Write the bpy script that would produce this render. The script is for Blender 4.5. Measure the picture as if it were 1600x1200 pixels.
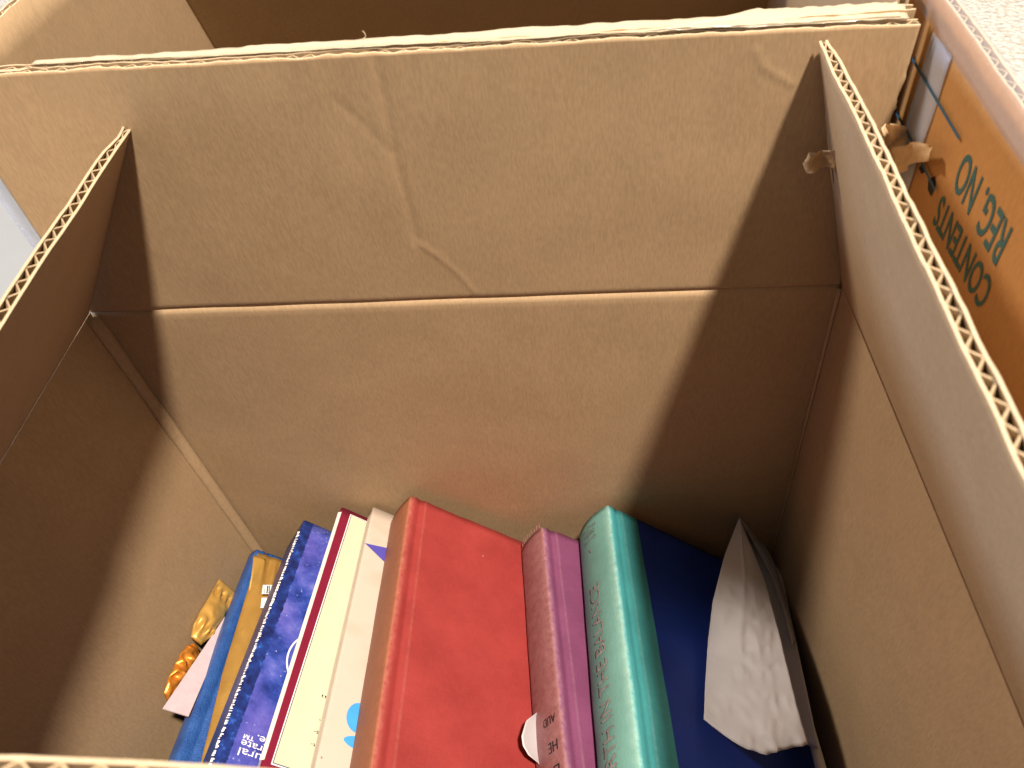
import bpy, bmesh, math, random
import numpy as np
from mathutils import Vector, Matrix, noise

random.seed(7); np.random.seed(7)
for o in list(bpy.data.objects): bpy.data.objects.remove(o)
scn = bpy.context.scene
COL = scn.collection
S = 0.42                                   # inside width of the carton in metres

# ------------------------------------------------------------------ camera
YAW, PITCH, ROLL = -0.15342488, -0.81980162, -0.14749308
FPX = 1179.244                             # focal length in photo pixels (1600 wide)
CAM = np.array([0.6789615, -0.74877036, 0.64505775]) * S
fw = np.array([math.sin(YAW)*math.cos(PITCH), math.cos(YAW)*math.cos(PITCH), math.sin(PITCH)])
rt0 = np.array([math.cos(YAW), -math.sin(YAW), 0.0]); up0 = np.cross(rt0, fw)
rt = rt0*math.cos(ROLL) + up0*math.sin(ROLL); upv = -rt0*math.sin(ROLL) + up0*math.cos(ROLL)
cam_d = bpy.data.cameras.new('camera'); cam = bpy.data.objects.new('camera', cam_d); COL.objects.link(cam)
cam.matrix_world = Matrix(((rt[0], upv[0], -fw[0], CAM[0]), (rt[1], upv[1], -fw[1], CAM[1]),
                           (rt[2], upv[2], -fw[2], CAM[2]), (0, 0, 0, 1)))
cam_d.sensor_width = 36.0; cam_d.lens = 36.0*FPX/1600.0
cam_d.clip_start = 0.01; cam_d.clip_end = 50
cam_d.dof.use_dof = True; cam_d.dof.focus_distance = 0.47; cam_d.dof.aperture_fstop = 16.0
scn.camera = cam

# ------------------------------------------------------------------ light
world = bpy.data.worlds.new('World'); scn.world = world; world.use_nodes = True
bg = world.node_tree.nodes['Background']
bg.inputs['Color'].default_value = (1.0, 0.88, 0.73, 1); bg.inputs['Strength'].default_value = 0.26

def lamp(name, kind, loc, power, color, **kw):
    d = bpy.data.lights.new(name, kind); d.energy = power; d.color = color
    for k, v in kw.items(): setattr(d, k, v)
    o = bpy.data.objects.new(name, d); COL.objects.link(o); o.location = loc
    return o
def aim(o, target):
    o.rotation_euler = (Vector(target) - o.location).to_track_quat('-Z', 'Y').to_euler()
lamp('ceiling_lamp', 'POINT', (0.91, -0.66, 2.40), 650, (1.0, 0.86, 0.70), shadow_soft_size=0.085)
lamp('second_lamp', 'POINT', (-1.1, 0.36, 1.6), 140, (1.0, 0.86, 0.70), shadow_soft_size=0.14)
win = lamp('window_light', 'AREA', (-2.6, 0.15, 0.66), 50, (0.55, 0.72, 1.0), shape='RECTANGLE', size=1.0, size_y=0.4)
aim(win, (0.4, -0.05, 0.1))

scn.view_settings.view_transform = 'Standard'; scn.view_settings.look = 'None'
scn.view_settings.exposure = 0.0; scn.view_settings.gamma = 1.0
scn.cycles.max_bounces = 5; scn.cycles.diffuse_bounces = 3; scn.cycles.glossy_bounces = 3
scn.cycles.caustics_reflective = False; scn.cycles.caustics_refractive = False

# ------------------------------------------------------------------ helpers
def ray(u, v): return rt*(u-800)/FPX - upv*(v-600)/FPX + fw
def at(u, v, n, d):                        # point of a plane n.P = d (metres) seen in that direction
    D = ray(u, v); n = np.array(n, float)
    return CAM + D*((d - n@CAM)/(n@D))
def atx(u, v, x): return at(u, v, (1, 0, 0), x)
def aty(u, v, y): return at(u, v, (0, 1, 0), y)
def V3(*a): return np.array(a, float)
def unit(a): a = np.array(a, float); return a/np.linalg.norm(a)

def props(o, label=None, cat=None, group=None, kind=None):
    if label: o['label'] = label
    if cat: o['category'] = cat
    if group: o['group'] = group
    if kind: o['kind'] = kind
    return o
def empty(name, loc=(0, 0, 0), label=None, cat=None, group=None):
    o = bpy.data.objects.new(name, None); COL.objects.link(o); o.location = loc; o.empty_display_size = 0.02
    return props(o, label, cat, group)
def mesh_obj(name, verts, faces, mats, parent=None, fm=None, smooth=False, mw=None):
    me = bpy.data.meshes.new(name)
    me.from_pydata([tuple(map(float, v)) for v in verts], [], faces)
    for m in (mats if isinstance(mats, (list, tuple)) else [mats]): me.materials.append(m)
    if fm is not None: me.polygons.foreach_set('material_index', fm)
    if smooth: me.polygons.foreach_set('use_smooth', [True]*len(me.polygons))
    me.update()
    o = bpy.data.objects.new(name, me); COL.objects.link(o)
    if parent is not None:
        o.parent = parent
        if mw is None:                     # vertices given in world space: undo the parent's place
            T = Matrix.Translation(-parent_world(parent)) if parent.get('plain', 1) else parent.matrix_basis.inverted()
            me.transform(T)
    return o
def parent_world(p):
    v = Vector(p.location)
    while p.parent is not None: p = p.parent; v = v + Vector(p.location)
    return v
def grid_faces(nu, nv, off=0, flip=False):
    f = []
    for i in range(nu-1):
        for j in range(nv-1):
            a = off+i*nv+j; q = (a, a+nv, a+nv+1, a+1)
            f.append(q[::-1] if flip else q)
    return f
def slab(Pin, Pout):
    """closed slab between two grids (nu,nv,3)"""
    nu, nv = Pin.shape[:2]; N = nu*nv
    v = np.concatenate([Pin.reshape(-1, 3), Pout.reshape(-1, 3)])
    f = grid_faces(nu, nv) + grid_faces(nu, nv, N, True)
    for i in range(nu-1):
        a, b = i*nv, (i+1)*nv; f.append((b, a, a+N, b+N))
        a, b = i*nv+nv-1, (i+1)*nv+nv-1; f.append((a, b, b+N, a+N))
    for j in range(nv-1):
        a, b = j, j+1; f.append((a, b, b+N, a+N))
        a, b = (nu-1)*nv+j, (nu-1)*nv+j+1; f.append((b, a, a+N, b+N))
    return v, f
def join(parts):
    V, F = [], []; n = 0
    for v, f in parts:
        V.append(np.asarray(v)); F += [tuple(i+n for i in q) for q in f]; n += len(v)
    return np.concatenate(V), F
def box_vf(lo, hi):
    x0, y0, z0 = lo; x1, y1, z1 = hi
    v = [(x0,y0,z0),(x1,y0,z0),(x1,y1,z0),(x0,y1,z0),(x0,y0,z1),(x1,y0,z1),(x1,y1,z1),(x0,y1,z1)]
    f = [(0,3,2,1),(4,5,6,7),(0,1,5,4),(1,2,6,5),(2,3,7,6),(3,0,4,7)]
    return np.array(v, float), f
def rnd1(x, seed=0.0): return noise.noise(Vector((x, seed*3.17, seed)))
def lerp_path(pts, n):
    pts = np.array(pts, float); d = np.concatenate([[0], np.cumsum(np.linalg.norm(np.diff(pts, axis=0), axis=1))])
    t = np.linspace(0, d[-1], n)
    return np.stack([np.interp(t, d, pts[:, k]) for k in range(pts.shape[1])], 1)
def smooth_path(pts, n):
    p = lerp_path(pts, n)
    for _ in range(max(2, n//12)):
        q = p.copy(); q[1:-1] = (p[:-2]+2*p[1:-1]+p[2:])/4; p = q
    return p

# ------------------------------------------------------------------ materials
def new_mat(name):
    m = bpy.data.materials.new(name); m.use_nodes = True; nt = m.node_tree
    return m, nt, nt.nodes['Principled BSDF']
def N(nt, t, **kw):
    n = nt.nodes.new(t)
    for k, v in kw.items():
        if k in n.inputs.keys() if isinstance(k, str) else False: n.inputs[k].default_value = v
        else: setattr(n, k, v)
    return n
def coords(nt, scale=(1, 1, 1)):
    tc = nt.nodes.new('ShaderNodeTexCoord'); mp = nt.nodes.new('ShaderNodeMapping')
    mp.inputs['Scale'].default_value = scale; nt.links.new(tc.outputs['Object'], mp.inputs['Vector'])
    return mp.outputs['Vector']
def noise_n(nt, vec, scale, detail=4, rough=0.55):
    n = nt.nodes.new('ShaderNodeTexNoise'); n.inputs['Scale'].default_value = scale
    n.inputs['Detail'].default_value = detail; n.inputs['Roughness'].default_value = rough
    nt.links.new(vec, n.inputs['Vector']); return n.outputs['Fac']
def ramp(nt, fac, stops):
    r = nt.nodes.new('ShaderNodeValToRGB'); e = r.color_ramp.elements
    while len(e) < len(stops): e.new(0.5)
    for el, (p, c) in zip(e, stops): el.position = p; el.color = (c if len(c) == 4 else (*c, 1))
    nt.links.new(fac, r.inputs['Fac']); return r.outputs['Color']
def mixc(nt, fac, a, b, mode='MIX'):
    m = nt.nodes.new('ShaderNodeMix'); m.data_type = 'RGBA'; m.blend_type = mode
    for sock, val in ((m.inputs[0], fac), (m.inputs[6], a), (m.inputs[7], b)):
        if hasattr(val, 'links'): nt.links.new(val, sock)
        elif isinstance(val, (int, float)): sock.default_value = val
        else: sock.default_value = (*val, 1) if len(val) == 3 else val
    return m.outputs[2]
def mathn(nt, op, a, b=None, c=None):
    m = nt.nodes.new('ShaderNodeMath'); m.operation = op
    for i, val in enumerate((a, b, c)):
        if val is None: continue
        if hasattr(val, 'links'): nt.links.new(val, m.inputs[i])
        else: m.inputs[i].default_value = val
    return m.outputs[0]
def bump(nt, bsdf, h, strength, dist):
    b = nt.nodes.new('ShaderNodeBump'); b.inputs['Strength'].default_value = strength
    b.inputs['Distance'].default_value = dist; nt.links.new(h, b.inputs['Height'])
    nt.links.new(b.outputs['Normal'], bsdf.inputs['Normal'])

def kraft(name, col, axis, gloss=0.7, bright=1.0):
    """kraft liner: fibres, mottling, specks and the faint washboard of the flutes across `axis`"""
    m, nt, b = new_mat(name)
    st = {'x': (1, 1, .25), 'y': (1, 1, .25), 'z': (1, 1, 1)}[axis]
    v = coords(nt); vs = coords(nt, tuple(x*1.0 for x in st))
    fib = noise_n(nt, vs, 900, 1, .6); mott = noise_n(nt, v, 34, 4, .65)
    c0 = tuple(c*bright for c in col); dk = tuple(c*.92 for c in c0); lt = (c0[0]*1.05, c0[1]*1.05, c0[2]*1.06)
    c = ramp(nt, mott, [(.3, dk), (.7, lt)])
    c = mixc(nt, .35, c, ramp(nt, fib, [(.3, tuple(x*.78 for x in c0)), (.7, tuple(x*1.2 for x in c0))]))
    vo = nt.nodes.new('ShaderNodeTexVoronoi'); vo.inputs['Scale'].default_value = 55; nt.links.new(v, vo.inputs['Vector'])
    sp = ramp(nt, vo.outputs['Distance'], [(.0, (1, 1, 1)), (.045, (0, 0, 0))])
    sc = nt.nodes.new('ShaderNodeSeparateColor'); nt.links.new(vo.outputs['Color'], sc.inputs[0])
    sel = mathn(nt, 'GREATER_THAN', sc.outputs[0], .80)
    c = mixc(nt, mathn(nt, 'MULTIPLY', mathn(nt, 'MULTIPLY', sp, sel), .5), c, tuple(x*.4 for x in c0))
    nt.links.new(c, b.inputs['Base Color'])
    b.inputs['Roughness'].default_value = gloss; b.inputs['Specular IOR Level'].default_value = .28
    sx = nt.nodes.new('ShaderNodeSeparateXYZ'); nt.links.new(v, sx.inputs[0])
    ax = sx.outputs[{'x': 0, 'y': 1, 'z': 2}[axis]]
    wv = mathn(nt, 'SINE', mathn(nt, 'ADD', mathn(nt, 'MULTIPLY', ax, 2*math.pi/0.0080), mathn(nt, 'MULTIPLY', mott, 5.0)))
    h = mathn(nt, 'ADD', mathn(nt, 'MULTIPLY', wv, .05), mathn(nt, 'MULTIPLY', fib, .42))
    h = mathn(nt, 'ADD', h, mathn(nt, 'MULTIPLY', mott, .4))
    bump(nt, b, h, .32, .0006)
    return m

INNER = (0.410, 0.288, 0.172)
M = {}
M['kraft_x'] = kraft('kraft_inner_x', INNER, 'x')
M['kraft_y'] = kraft('kraft_inner_y', INNER, 'y')
M['kraft_orange'] = kraft('kraft_printed', (0.42, 0.215, 0.078), 'y', .55)
M['cut'] = kraft('cut_liner_edge', (0.50, 0.40, 0.275), 'z')
M['flute'] = kraft('flute_medium', (0.43, 0.33, 0.21), 'z')

def plain(name, col, rough=.6, spec=.4, var=.1, scale=60, bstr=.0, bdist=.0003, metallic=0.0, sheen=0):
    m, nt, b = new_mat(name); v = coords(nt)
    c = ramp(nt, noise_n(nt, v, scale, 5), [(.3, tuple(x*(1-var) for x in col)), (.7, tuple(min(1, x*(1+var)) for x in col))])
    nt.links.new(c, b.inputs['Base Color']); b.inputs['Roughness'].default_value = rough
    b.inputs['Specular IOR Level'].default_value = spec; b.inputs['Metallic'].default_value = metallic
    if bstr: bump(nt, b, noise_n(nt, v, scale*5, 3), bstr, bdist)
    return m
def tape_mat(name, tint, opac, rough=.12):
    m, nt, b = new_mat(name); v = coords(nt)
    b.inputs['Base Color'].default_value = (*tint, 1); b.inputs['Roughness'].default_value = rough
    b.inputs['Specular IOR Level'].default_value = .6
    bump(nt, b, noise_n(nt, v, 120, 4), .5, .0006)
    tr = nt.nodes.new('ShaderNodeBsdfTransparent'); mx = nt.nodes.new('ShaderNodeMixShader')
    mx.inputs[0].default_value = opac
    out = nt.nodes['Material Output']
    nt.links.new(tr.outputs[0], mx.inputs[1]); nt.links.new(b.outputs[0], mx.inputs[2]); nt.links.new(mx.outputs[0], out.inputs['Surface'])
    return m
M['tape'] = tape_mat('clear_packing_tape', (.70, .62, .48), .48, .07)
M['tape_milky'] = tape_mat('milky_packing_tape', (.55, .61, .76), .42, .28)
M['tape_thin'] = tape_mat('thin_clear_tape', (.55, .55, .60), .16, .2)
M['ink_teal'] = plain('teal_print_ink', (.045, .12, .125), .7, .2)
M['ink_blue'] = plain('blue_print_ink', (.03, .10, .17), .6, .3)
M['ink_black'] = plain('black_ink', (.012, .012, .014), .6, .3)
M['ink_white'] = plain('white_ink', (.86, .87, .92), .6, .3)
M['ink_silver'] = plain('silver_foil_stamp', (.30, .33, .32), .35, .5, .35, 300, metallic=.35)
M['pages'] = plain('page_edges', (.74, .68, .56), .85, .2, .1, 300)
M['paper'] = plain('white_paper', (.57, .56, .61), .6, .35, .03, 40, .15, .0004)
M['scrap'] = plain('torn_kraft_paper', (.50, .35, .21), .85, .15, .14, 150, .5, .0005)

# carpet
m, nt, b = new_mat('carpet_loops'); v = coords(nt)
vo = nt.nodes.new('ShaderNodeTexVoronoi'); vo.inputs['Scale'].default_value = 120; nt.links.new(v, vo.inputs['Vector'])
c = ramp(nt, vo.outputs['Distance'], [(.25, (.86, .84, .80)), (.8, (.58, .55, .51))])
nt.links.new(c, b.inputs['Base Color']); b.inputs['Roughness'].default_value = .95; b.inputs['Specular IOR Level'].default_value = .1
inv = mathn(nt, 'SUBTRACT', 1.0, vo.outputs['Distance'])
bump(nt, b, mathn(nt, 'ADD', inv, mathn(nt, 'MULTIPLY', noise_n(nt, v, 400, 3), .5)), .9, .006)
M['carpet'] = m

# ------------------------------------------------------------------ the setting
ZF = -0.346
cp = mesh_obj('carpet', [(-5, -3, ZF-.006), (6, -3, ZF-.006), (6, 7, ZF-.006), (-5, 7, ZF-.006)], [(0, 1, 2, 3)], M['carpet'])
props(cp, 'off white looped carpet under the cartons', 'carpet', kind='structure')

# pale grey lidded bin showing in the gap left of the cartons
bin_m = plain('pale_grey_plastic', (.24, .26, .29), .38, .45, .03, 30)
bn = empty('storage_bin', (-.30, .30, ZF), 'smooth pale grey lidded bin glimpsed at the left behind the leaning flap', 'bin')
def rbox(lo, hi, r):
    bm = bmesh.new(); bmesh.ops.create_cube(bm, size=1)
    for v in bm.verts: v.co = Vector([(lo[k]+hi[k])/2+v.co[k]*(hi[k]-lo[k]) for k in range(3)])
    bmesh.ops.bevel(bm, geom=bm.edges[:], offset=r, segments=3, affect='EDGES', profile=.5)
    bm.verts.index_update(); v = [tuple(x.co) for x in bm.verts]; f = [tuple(x.index for x in q.verts) for q in bm.faces]; bm.free(); return v, f
mesh_obj('bin_body', *rbox((-.62, -.02, ZF), (-.075, .56, -.095), .02), bin_m, bn, smooth=False)
mesh_obj('lid', *rbox((-.635, -.035, -.094), (-.060, .575, -.070), .008), bin_m, bn, smooth=False)
mesh_obj('lid_panel', *rbox((-.60, .0, -.0715), (-.100, .54, -.062), .006), bin_m, bn, smooth=False)

# ------------------------------------------------------------------ corrugated board
TH = 0.0047; LT = 0.00095; PITCH_F = 0.0080
def bil(c00, c10, c11, c01, nu, nv):
    u = np.linspace(0, 1, nu)[:, None, None]; v = np.linspace(0, 1, nv)[None, :, None]
    return (1-u)*(1-v)*c00 + u*(1-v)*c10 + u*v*c11 + (1-u)*v*c01
def wall(name, c00, c10, c11, c01, out, mat, parent, nu=12, nv=12, disp=None, label=None):
    P = bil(*map(np.array, (c00, c10, c11, c01)), nu, nv); out = unit(out)
    if disp is not None: P = P + disp(P)[..., None]*(-out)
    v, f = slab(P, P + out*TH)
    o = mesh_obj(name, v, f, mat, parent, smooth=False)
    if nu*nv > 400: o.data.polygons.foreach_set('use_smooth', [True]*len(o.data.polygons))
    if label: o['label'] = label
    return o
def flap(name, b0, b1, t1, t0, out, mat, parent, nv=14, disp=None, seed=1, du=.002, rough=.0006, outmat=None, crush=None, label=None, ragged=None, wob=1.0):
    b0, b1, t0, t1 = map(lambda a: np.array(a, float), (b0, b1, t0, t1)); out = unit(out)
    L = np.linalg.norm(t1-t0); nu = int(L/du)+1
    s = np.linspace(0, L, nu)
    P = bil(b0, b1, t1, t0, nu, nv)
    upd = unit((t0+t1)/2-(b0+b1)/2)
    th = np.full(nu, TH)
    if crush is not None: th = th*np.array([crush(x) for x in s])
    wig = np.array([rnd1(x*14, seed)*.0016 + rnd1(x*60, seed+5)*.0004 for x in s])     # the board is not perfectly straight
    fade = (np.linspace(0, 1, nv)**1.5)[None, :, None]
    P = P + out*wig[:, None, None]*fade*wob
    if disp is not None: P = P + disp(P)[..., None]*(-out)
    if ragged is not None: P = ragged(P)
    def rag(k): return np.array([rnd1(x*170, seed+k)*rough + rnd1(x*45, seed+k+9)*rough*1.2 for x in s])
    A = P.copy(); A2 = P + out*LT
    r1 = rag(1); A[:, -1] += upd*r1[:, None]; A2[:, -1] += upd*r1[:, None]
    ot = out*th[:, None, None]
    B = P + ot - out*LT; B2 = P + ot
    r2 = rag(2); B[:, -1] += upd*r2[:, None]; B2[:, -1] += upd*r2[:, None]
    va, fa = slab(A, A2); vb, fb = slab(B, B2)
    v, f = join([(va, fa), (vb, fb)])
    nu1, nv1 = nu, nv
    # material: 0 kraft, 1 cut edge; the top rim quads are the second of each pair in slab()
    ng = (nu-1)*(nv-1)
    def fmx(base_in, base_out):
        fm = [base_in]*ng + [base_out]*ng
        for i in range(nu-1): fm += [base_in, 1]
        fm += [1]*(2*(nv-1)); return fm
    fm = fmx(0, 0) + fmx(2, 2)
    o = mesh_obj(name, v, f, [mat, M['cut'], outmat or mat], parent, fm)
    o.data.polygons.foreach_set('use_smooth', [i < ng for i in range(len(fa))] + [False]*len(fb))
    if label: o['label'] = label
    # fluting: a wavy ribbon standing between the two liners
    spw = 10; n2 = int(L/PITCH_F*spw)+1; s2 = np.linspace(0, L, n2)
    ti = np.stack([np.interp(s2, s, P[:, -1, k]) for k in range(3)], 1)
    tb = np.stack([np.interp(s2, s, P[:, -3 if nv > 30 else -2, k]) for k in range(3)], 1)
    dn = -unit(upd)
    thi = np.interp(s2, s, th)
    ph = s2/PITCH_F*2*math.pi + np.array([rnd1(x*20, seed+20)*.9 for x in s2])
    w = np.sin(ph) + .12*np.sin(3*ph)*-1
    w = np.clip(w*1.06, -1, 1)
    mid = thi/2 + w*(thi/2-LT-.00018)
    tt = .00028
    top = ti + out*mid[:, None] + upd*(np.array([rnd1(x*200, seed+31)*.0006-.0006 for x in s2]))[:, None]
    tang = np.gradient(top, axis=0); nn = np.cross(tang, upd); nn /= np.linalg.norm(nn, axis=1)[:, None]+1e-12
    dd = .024
    g1 = np.stack([top+nn*tt+dn*dd, top+nn*tt], 1); g2 = np.stack([top-nn*tt+dn*dd, top-nn*tt], 1)
    v, f = slab(g1, g2)
    mesh_obj('fluting', v, f, M['flute'], o)
    return o

# ------------------------------------------------------------------ the open carton in front
box = empty('cardboard_box', (S/2, -.65*S/2, ZF), 'large open brown carton holding books, side flaps leaning inward', 'box', 'cartons taped back to back')
A_ = aty(141, 489, 0); B_ = aty(1315, 447, 0)                 # fold corners at the back
Ab = aty(400, 856, 0); Bb = aty(1211, 850, 0)
def down(a, b):                                               # extend an inner corner to the carton floor
    t = (ZF+.004 - a[2])/(b[2]-a[2]); return a + (b-a)*t
A0 = down(A_, Ab); B0 = down(B_, Bb)
YF = -.655*S
Af = V3(-.004*S, YF, -.005*S); Bf = V3(1.004*S, YF, .0)
Af0 = V3(.0, YF, ZF+.004); Bf0 = V3(S, YF, ZF+.004)

def seg_d(P, a, b):
    a2, b2 = a[[0, 2]], b[[0, 2]]; X = P[..., [0, 2]]; d = b2-a2; L = d@d
    t = np.clip(((X-a2)@d)/L, 0, 1); q = X-(a2+t[..., None]*d)
    side = (X-a2)@np.array([-d[1], d[0]])/math.sqrt(L)
    return np.linalg.norm(q, axis=-1), side, t
def crease(P, pts, amp, sig, tilt=0):
    out = np.zeros(P.shape[:2]); best = np.full(P.shape[:2], 9.)
    for (a, b) in zip(pts[:-1], pts[1:]):
        d, side, t = seg_d(P, aty(*a, 0), aty(*b, 0))
        val = np.exp(-(d/sig)**2)*amp + tilt*np.tanh(side/sig)*np.exp(-(d/(sig*6))**2)
        out = np.where(d < best, val, out); best = np.minimum(best, d)
    return out
zf0, zf1 = A_[2], B_[2]
def foldz(P): return zf0 + (zf1-zf0)*(P[..., 0]-A_[0])/(B_[0]-A_[0])
def back_disp(P):
    h = P[..., 2]-foldz(P)
    d = -np.exp(-(h/.0016)**2)*.0009
    d = d + crease(P, [(583, 82), (604, 170), (618, 250), (640, 330), (652, 378)], -.00045, .0022, 0)
    d = d + crease(P, [(652, 378), (690, 405), (718, 430), (742, 457)], .00036, .0011, 0)
    d = d + crease(P, [(525, 158), (556, 185), (580, 208), (612, 238)], -.0002, .0020, 0)
    d = d + crease(P, [(1180, 80), (1193, 105), (1213, 118), (1237, 133)], .0003, .0014, 0)
    low = np.sin(P[..., 0]*11+1)*np.sin(P[..., 2]*9)*.0012
    n = np.array([[noise.noise(Vector(p)*22)*.0007 for p in row] for row in P[::4, ::4].tolist()])
    n = np.repeat(np.repeat(n, 4, 0), 4, 1)[:P.shape[0], :P.shape[1]]
    k = 5
    for ax in (0, 1):
        for _ in range(3): n = (np.roll(n, 1, ax)+n+np.roll(n, -1, ax))/3
    return d + low + n*.6
wall('wall', A0, B0, B_, A_, (0, 1, 0), M['kraft_x'], box, 150, 90, back_disp)
T0 = V3(.002*S, 0, .343*S); T1 = V3(1.001*S, 0, .3145*S)
def back_rag(P):
    z = P[..., 2]/S; nu = P.shape[0]
    k = np.linspace(0, 1, nu)[:, None]
    sel = np.clip((k-.985)/.015, 0, 1)*np.clip((.288-z)/.02, 0, 1)
    j = np.array([noise.noise(Vector((zz*160, 4, 1)))*.0012+noise.noise(Vector((zz*420, 2, 1)))*.0008 for zz in P[-1, :, 2]])
    P = P.copy(); P[..., 0] += sel*(j[None, :] - .0006*np.clip((.26-z)/.06, 0, 1)); return P
flap('flap', A_, B_, T1, T0, (0, 1, 0), M['kraft_x'], box, nv=96, du=.0015, disp=back_disp, seed=3, rough=.0007, ragged=back_rag, label='creased back flap standing straight up')
# left and right walls, bowed very slightly
def bow(P): return np.zeros(P.shape[:2])
wall('wall', Af0, A0, A_, Af, (-1, 0, 0), M['kraft_y'], box, 10, 10)
wall('wall', B0, Bf0, Bf, B_, (1, 0, 0), M['kraft_y'], box, 10, 10)
wall('wall', Bf0, Af0, Af, Bf, (0, -1, 0), M['kraft_x'], box, 6, 6)
wall('floor_panel', Af0, Bf0, B0, A0, (0, 0, -1), M['kraft_x'], box, 4, 4)
# side flaps lean inward
LJ = aty(205, 203, -.001); RJ = aty(1281, 66, -.001)
def flap_edge(u, v, J, xb):                                      # where a flap of the same length meets that line of sight
    h = math.hypot(J[0]-xb, J[2]); best = None
    for y in np.linspace(-.08, -.27, 400):
        P = aty(u, v, y); e = abs(math.hypot(P[0]-xb, P[2])-h)
        if best is None or e < best[0]: best = (e, P)
    P = best[1]; return J + (P-J)*((YF+.004-J[1])/(P[1]-J[1]))
LE = flap_edge(11, 500, LJ, 0.0); RE = flap_edge(1587, 720, RJ, S)
print('flap ends', LJ/S, LE/S, RJ/S, RE/S)
def lcr(s): return 1.0
Lb0, Lb1 = Af + V3(.0005, .003, .001), A_ + V3(.0005, -.0015, .001)
out_l = np.cross(Lb1-Lb0, LJ-Lb1); out_l = out_l if out_l[0] < 0 else -out_l
flap('flap', Lb0, Lb1, LJ, LE, out_l, M['kraft_y'], box, nv=26, seed=11, crush=lambda s: 1-.35*math.exp(-((s-.262)/.012)**2), label='left side flap leaning inward')
Rb0, Rb1 = B_ + V3(-.0005, -.0015, .001), Bf + V3(-.0005, .003, .001)
out_r = np.cross(Rb1-Rb0, RJ-Rb0); out_r = out_r if out_r[0] > 0 else -out_r
flap('flap', Rb0, Rb1, RE, RJ, out_r, M['kraft_y'], box, nv=26, seed=17, rough=.0009, crush=lambda s: 1-.3*math.exp(-(s/.012)**2), label='right side flap leaning inward')
# front flap close to the lens
flap('flap', Bf + V3(-.004, -.001, .001), Af + V3(.004, -.001, .001), V3(.004, -.653*S, .3475*S), V3(S-.004, -.645*S, .221*S), (0, -1, .0), M['kraft_x'], box, nv=10, seed=23, label='front flap standing up close to the camera')
# folded joint strip in the back left corner
def strip(name, p0, p1, w0, w1, mat, parent, n=30, bulge=.0012):
    g = []
    for i in range(n):
        t = i/(n-1); c = p0+(p1-p0)*t
        a = c+w0*(1+.10*rnd1(t*9, 2)); bb = c+w1*(1+.12*rnd1(t*9, 6))
        mid = (a+bb)/2 + V3(.6, -.6, 0)*bulge*(.5+.3*rnd1(t*14, 3))
        g.append([a, (a+mid)/2, mid, (mid+bb)/2, bb])
    g = np.array(g); v, f = slab(g, g+V3(-.0004, .0004, 0))
    o = mesh_obj(name, v, f, mat, parent, smooth=True); return o
o = strip('glue_joint', A_+V3(0, 0, -.001), A0, V3(.0003, -.0065, 0), V3(.0048, -.0003, 0), M['kraft_y'], box)
o = strip('glue_joint', B_+V3(0, 0, -.001), B0, V3(-.0002, -.0018, 0), V3(-.0018, -.0002, 0), M['kraft_y'], box, bulge=-.0003)

# torn bits of liner
def scrap(name, pts, depth_fn, mat, parent, curl=.006, seed=0, label=None):
    """closed outline of pixels -> curled patch with torn rim; depth_fn(u,v) gives the point in space"""
    pts = np.array(pts, float); c = pts.mean(0); n = 48
    cl = np.concatenate([pts, pts[:1]]); rim = lerp_path(cl, n+1)[:-1]
    rings = 7; V = []; F = []
    for k in range(rings):
        t = (k+1)/rings
        for i in range(n):
            q = c+(rim[i]-c)*t*(1+(.05*rnd1(i*1.7, seed) if k == rings-1 else 0))
            V.append(depth_fn(q[0], q[1], t, i/n))
    top = depth_fn(c[0], c[1], 0, 0); V.append(top); ci = len(V)-1
    for i in range(n): F.append((ci, i, (i+1) % n))
    for k in range(rings-1):
        for i in range(n):
            a = k*n+i; b2 = k*n+(i+1) % n; F.append((a, a+n, b2+n, b2))
    Vn = np.array(V); v2 = Vn + unit(fw)*.0005; m2 = len(Vn)
    F2 = [tuple(i+m2 for i in q[::-1]) for q in F]
    for i in range(n):
        a = (rings-1)*n+i; b2 = (rings-1)*n+(i+1) % n; F2.append((a, a+m2, b2+m2, b2))
    o = mesh_obj(name, np.concatenate([Vn, v2]), F+F2, mat, parent, smooth=True)
    if label: o['label'] = label
    return o
XP = 1.02*S
def d_back(base, amp, lift):
    def fn(u, v, t, a):
        p = aty(u, v, base)
        return p + V3(0, -1, .3)*(lift*abs(math.sin(u*.09+1))*(.3+.7*t) + amp*noise.noise(Vector((u*.06, v*.06, 3))))
    return fn
def d_pan(u, v, t, a):
    return atx(u, v, XP-.005) + V3(-1, 0, .2)*(.003*abs(math.sin(u*.09+1))*(.3+.7*t) + .002*noise.noise(Vector((u*.06, v*.06, 3))))
scrap('torn_liner', [(1302, 228), (1280, 234), (1260, 233), (1251, 250), (1256, 266), (1275, 264), (1290, 255), (1304, 258)], d_back(-.009, .003, .006), M['scrap'], box, label='small torn curl of liner beside the right flap')
scrap('torn_liner', [(1296, 258), (1303, 262), (1309, 284), (1306, 294), (1300, 284)], d_back(-.004, .001, .002), M['scrap'], box, seed=4)
scrap('torn_liner', [(1372, 196), (1392, 190), (1410, 192), (1418, 206), (1424, 222), (1420, 244), (1410, 262), (1392, 268), (1375, 235)], d_back(-.003, .004, .004), M['scrap'], box, seed=8, label='torn brown liner flap hanging from the back flap edge')
scrap('torn_liner', [(1408, 232), (1425, 224), (1445, 222), (1462, 232), (1464, 248), (1446, 254), (1425, 262), (1412, 272), (1404, 258)], d_pan, M['scrap'], box, seed=12)
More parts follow.
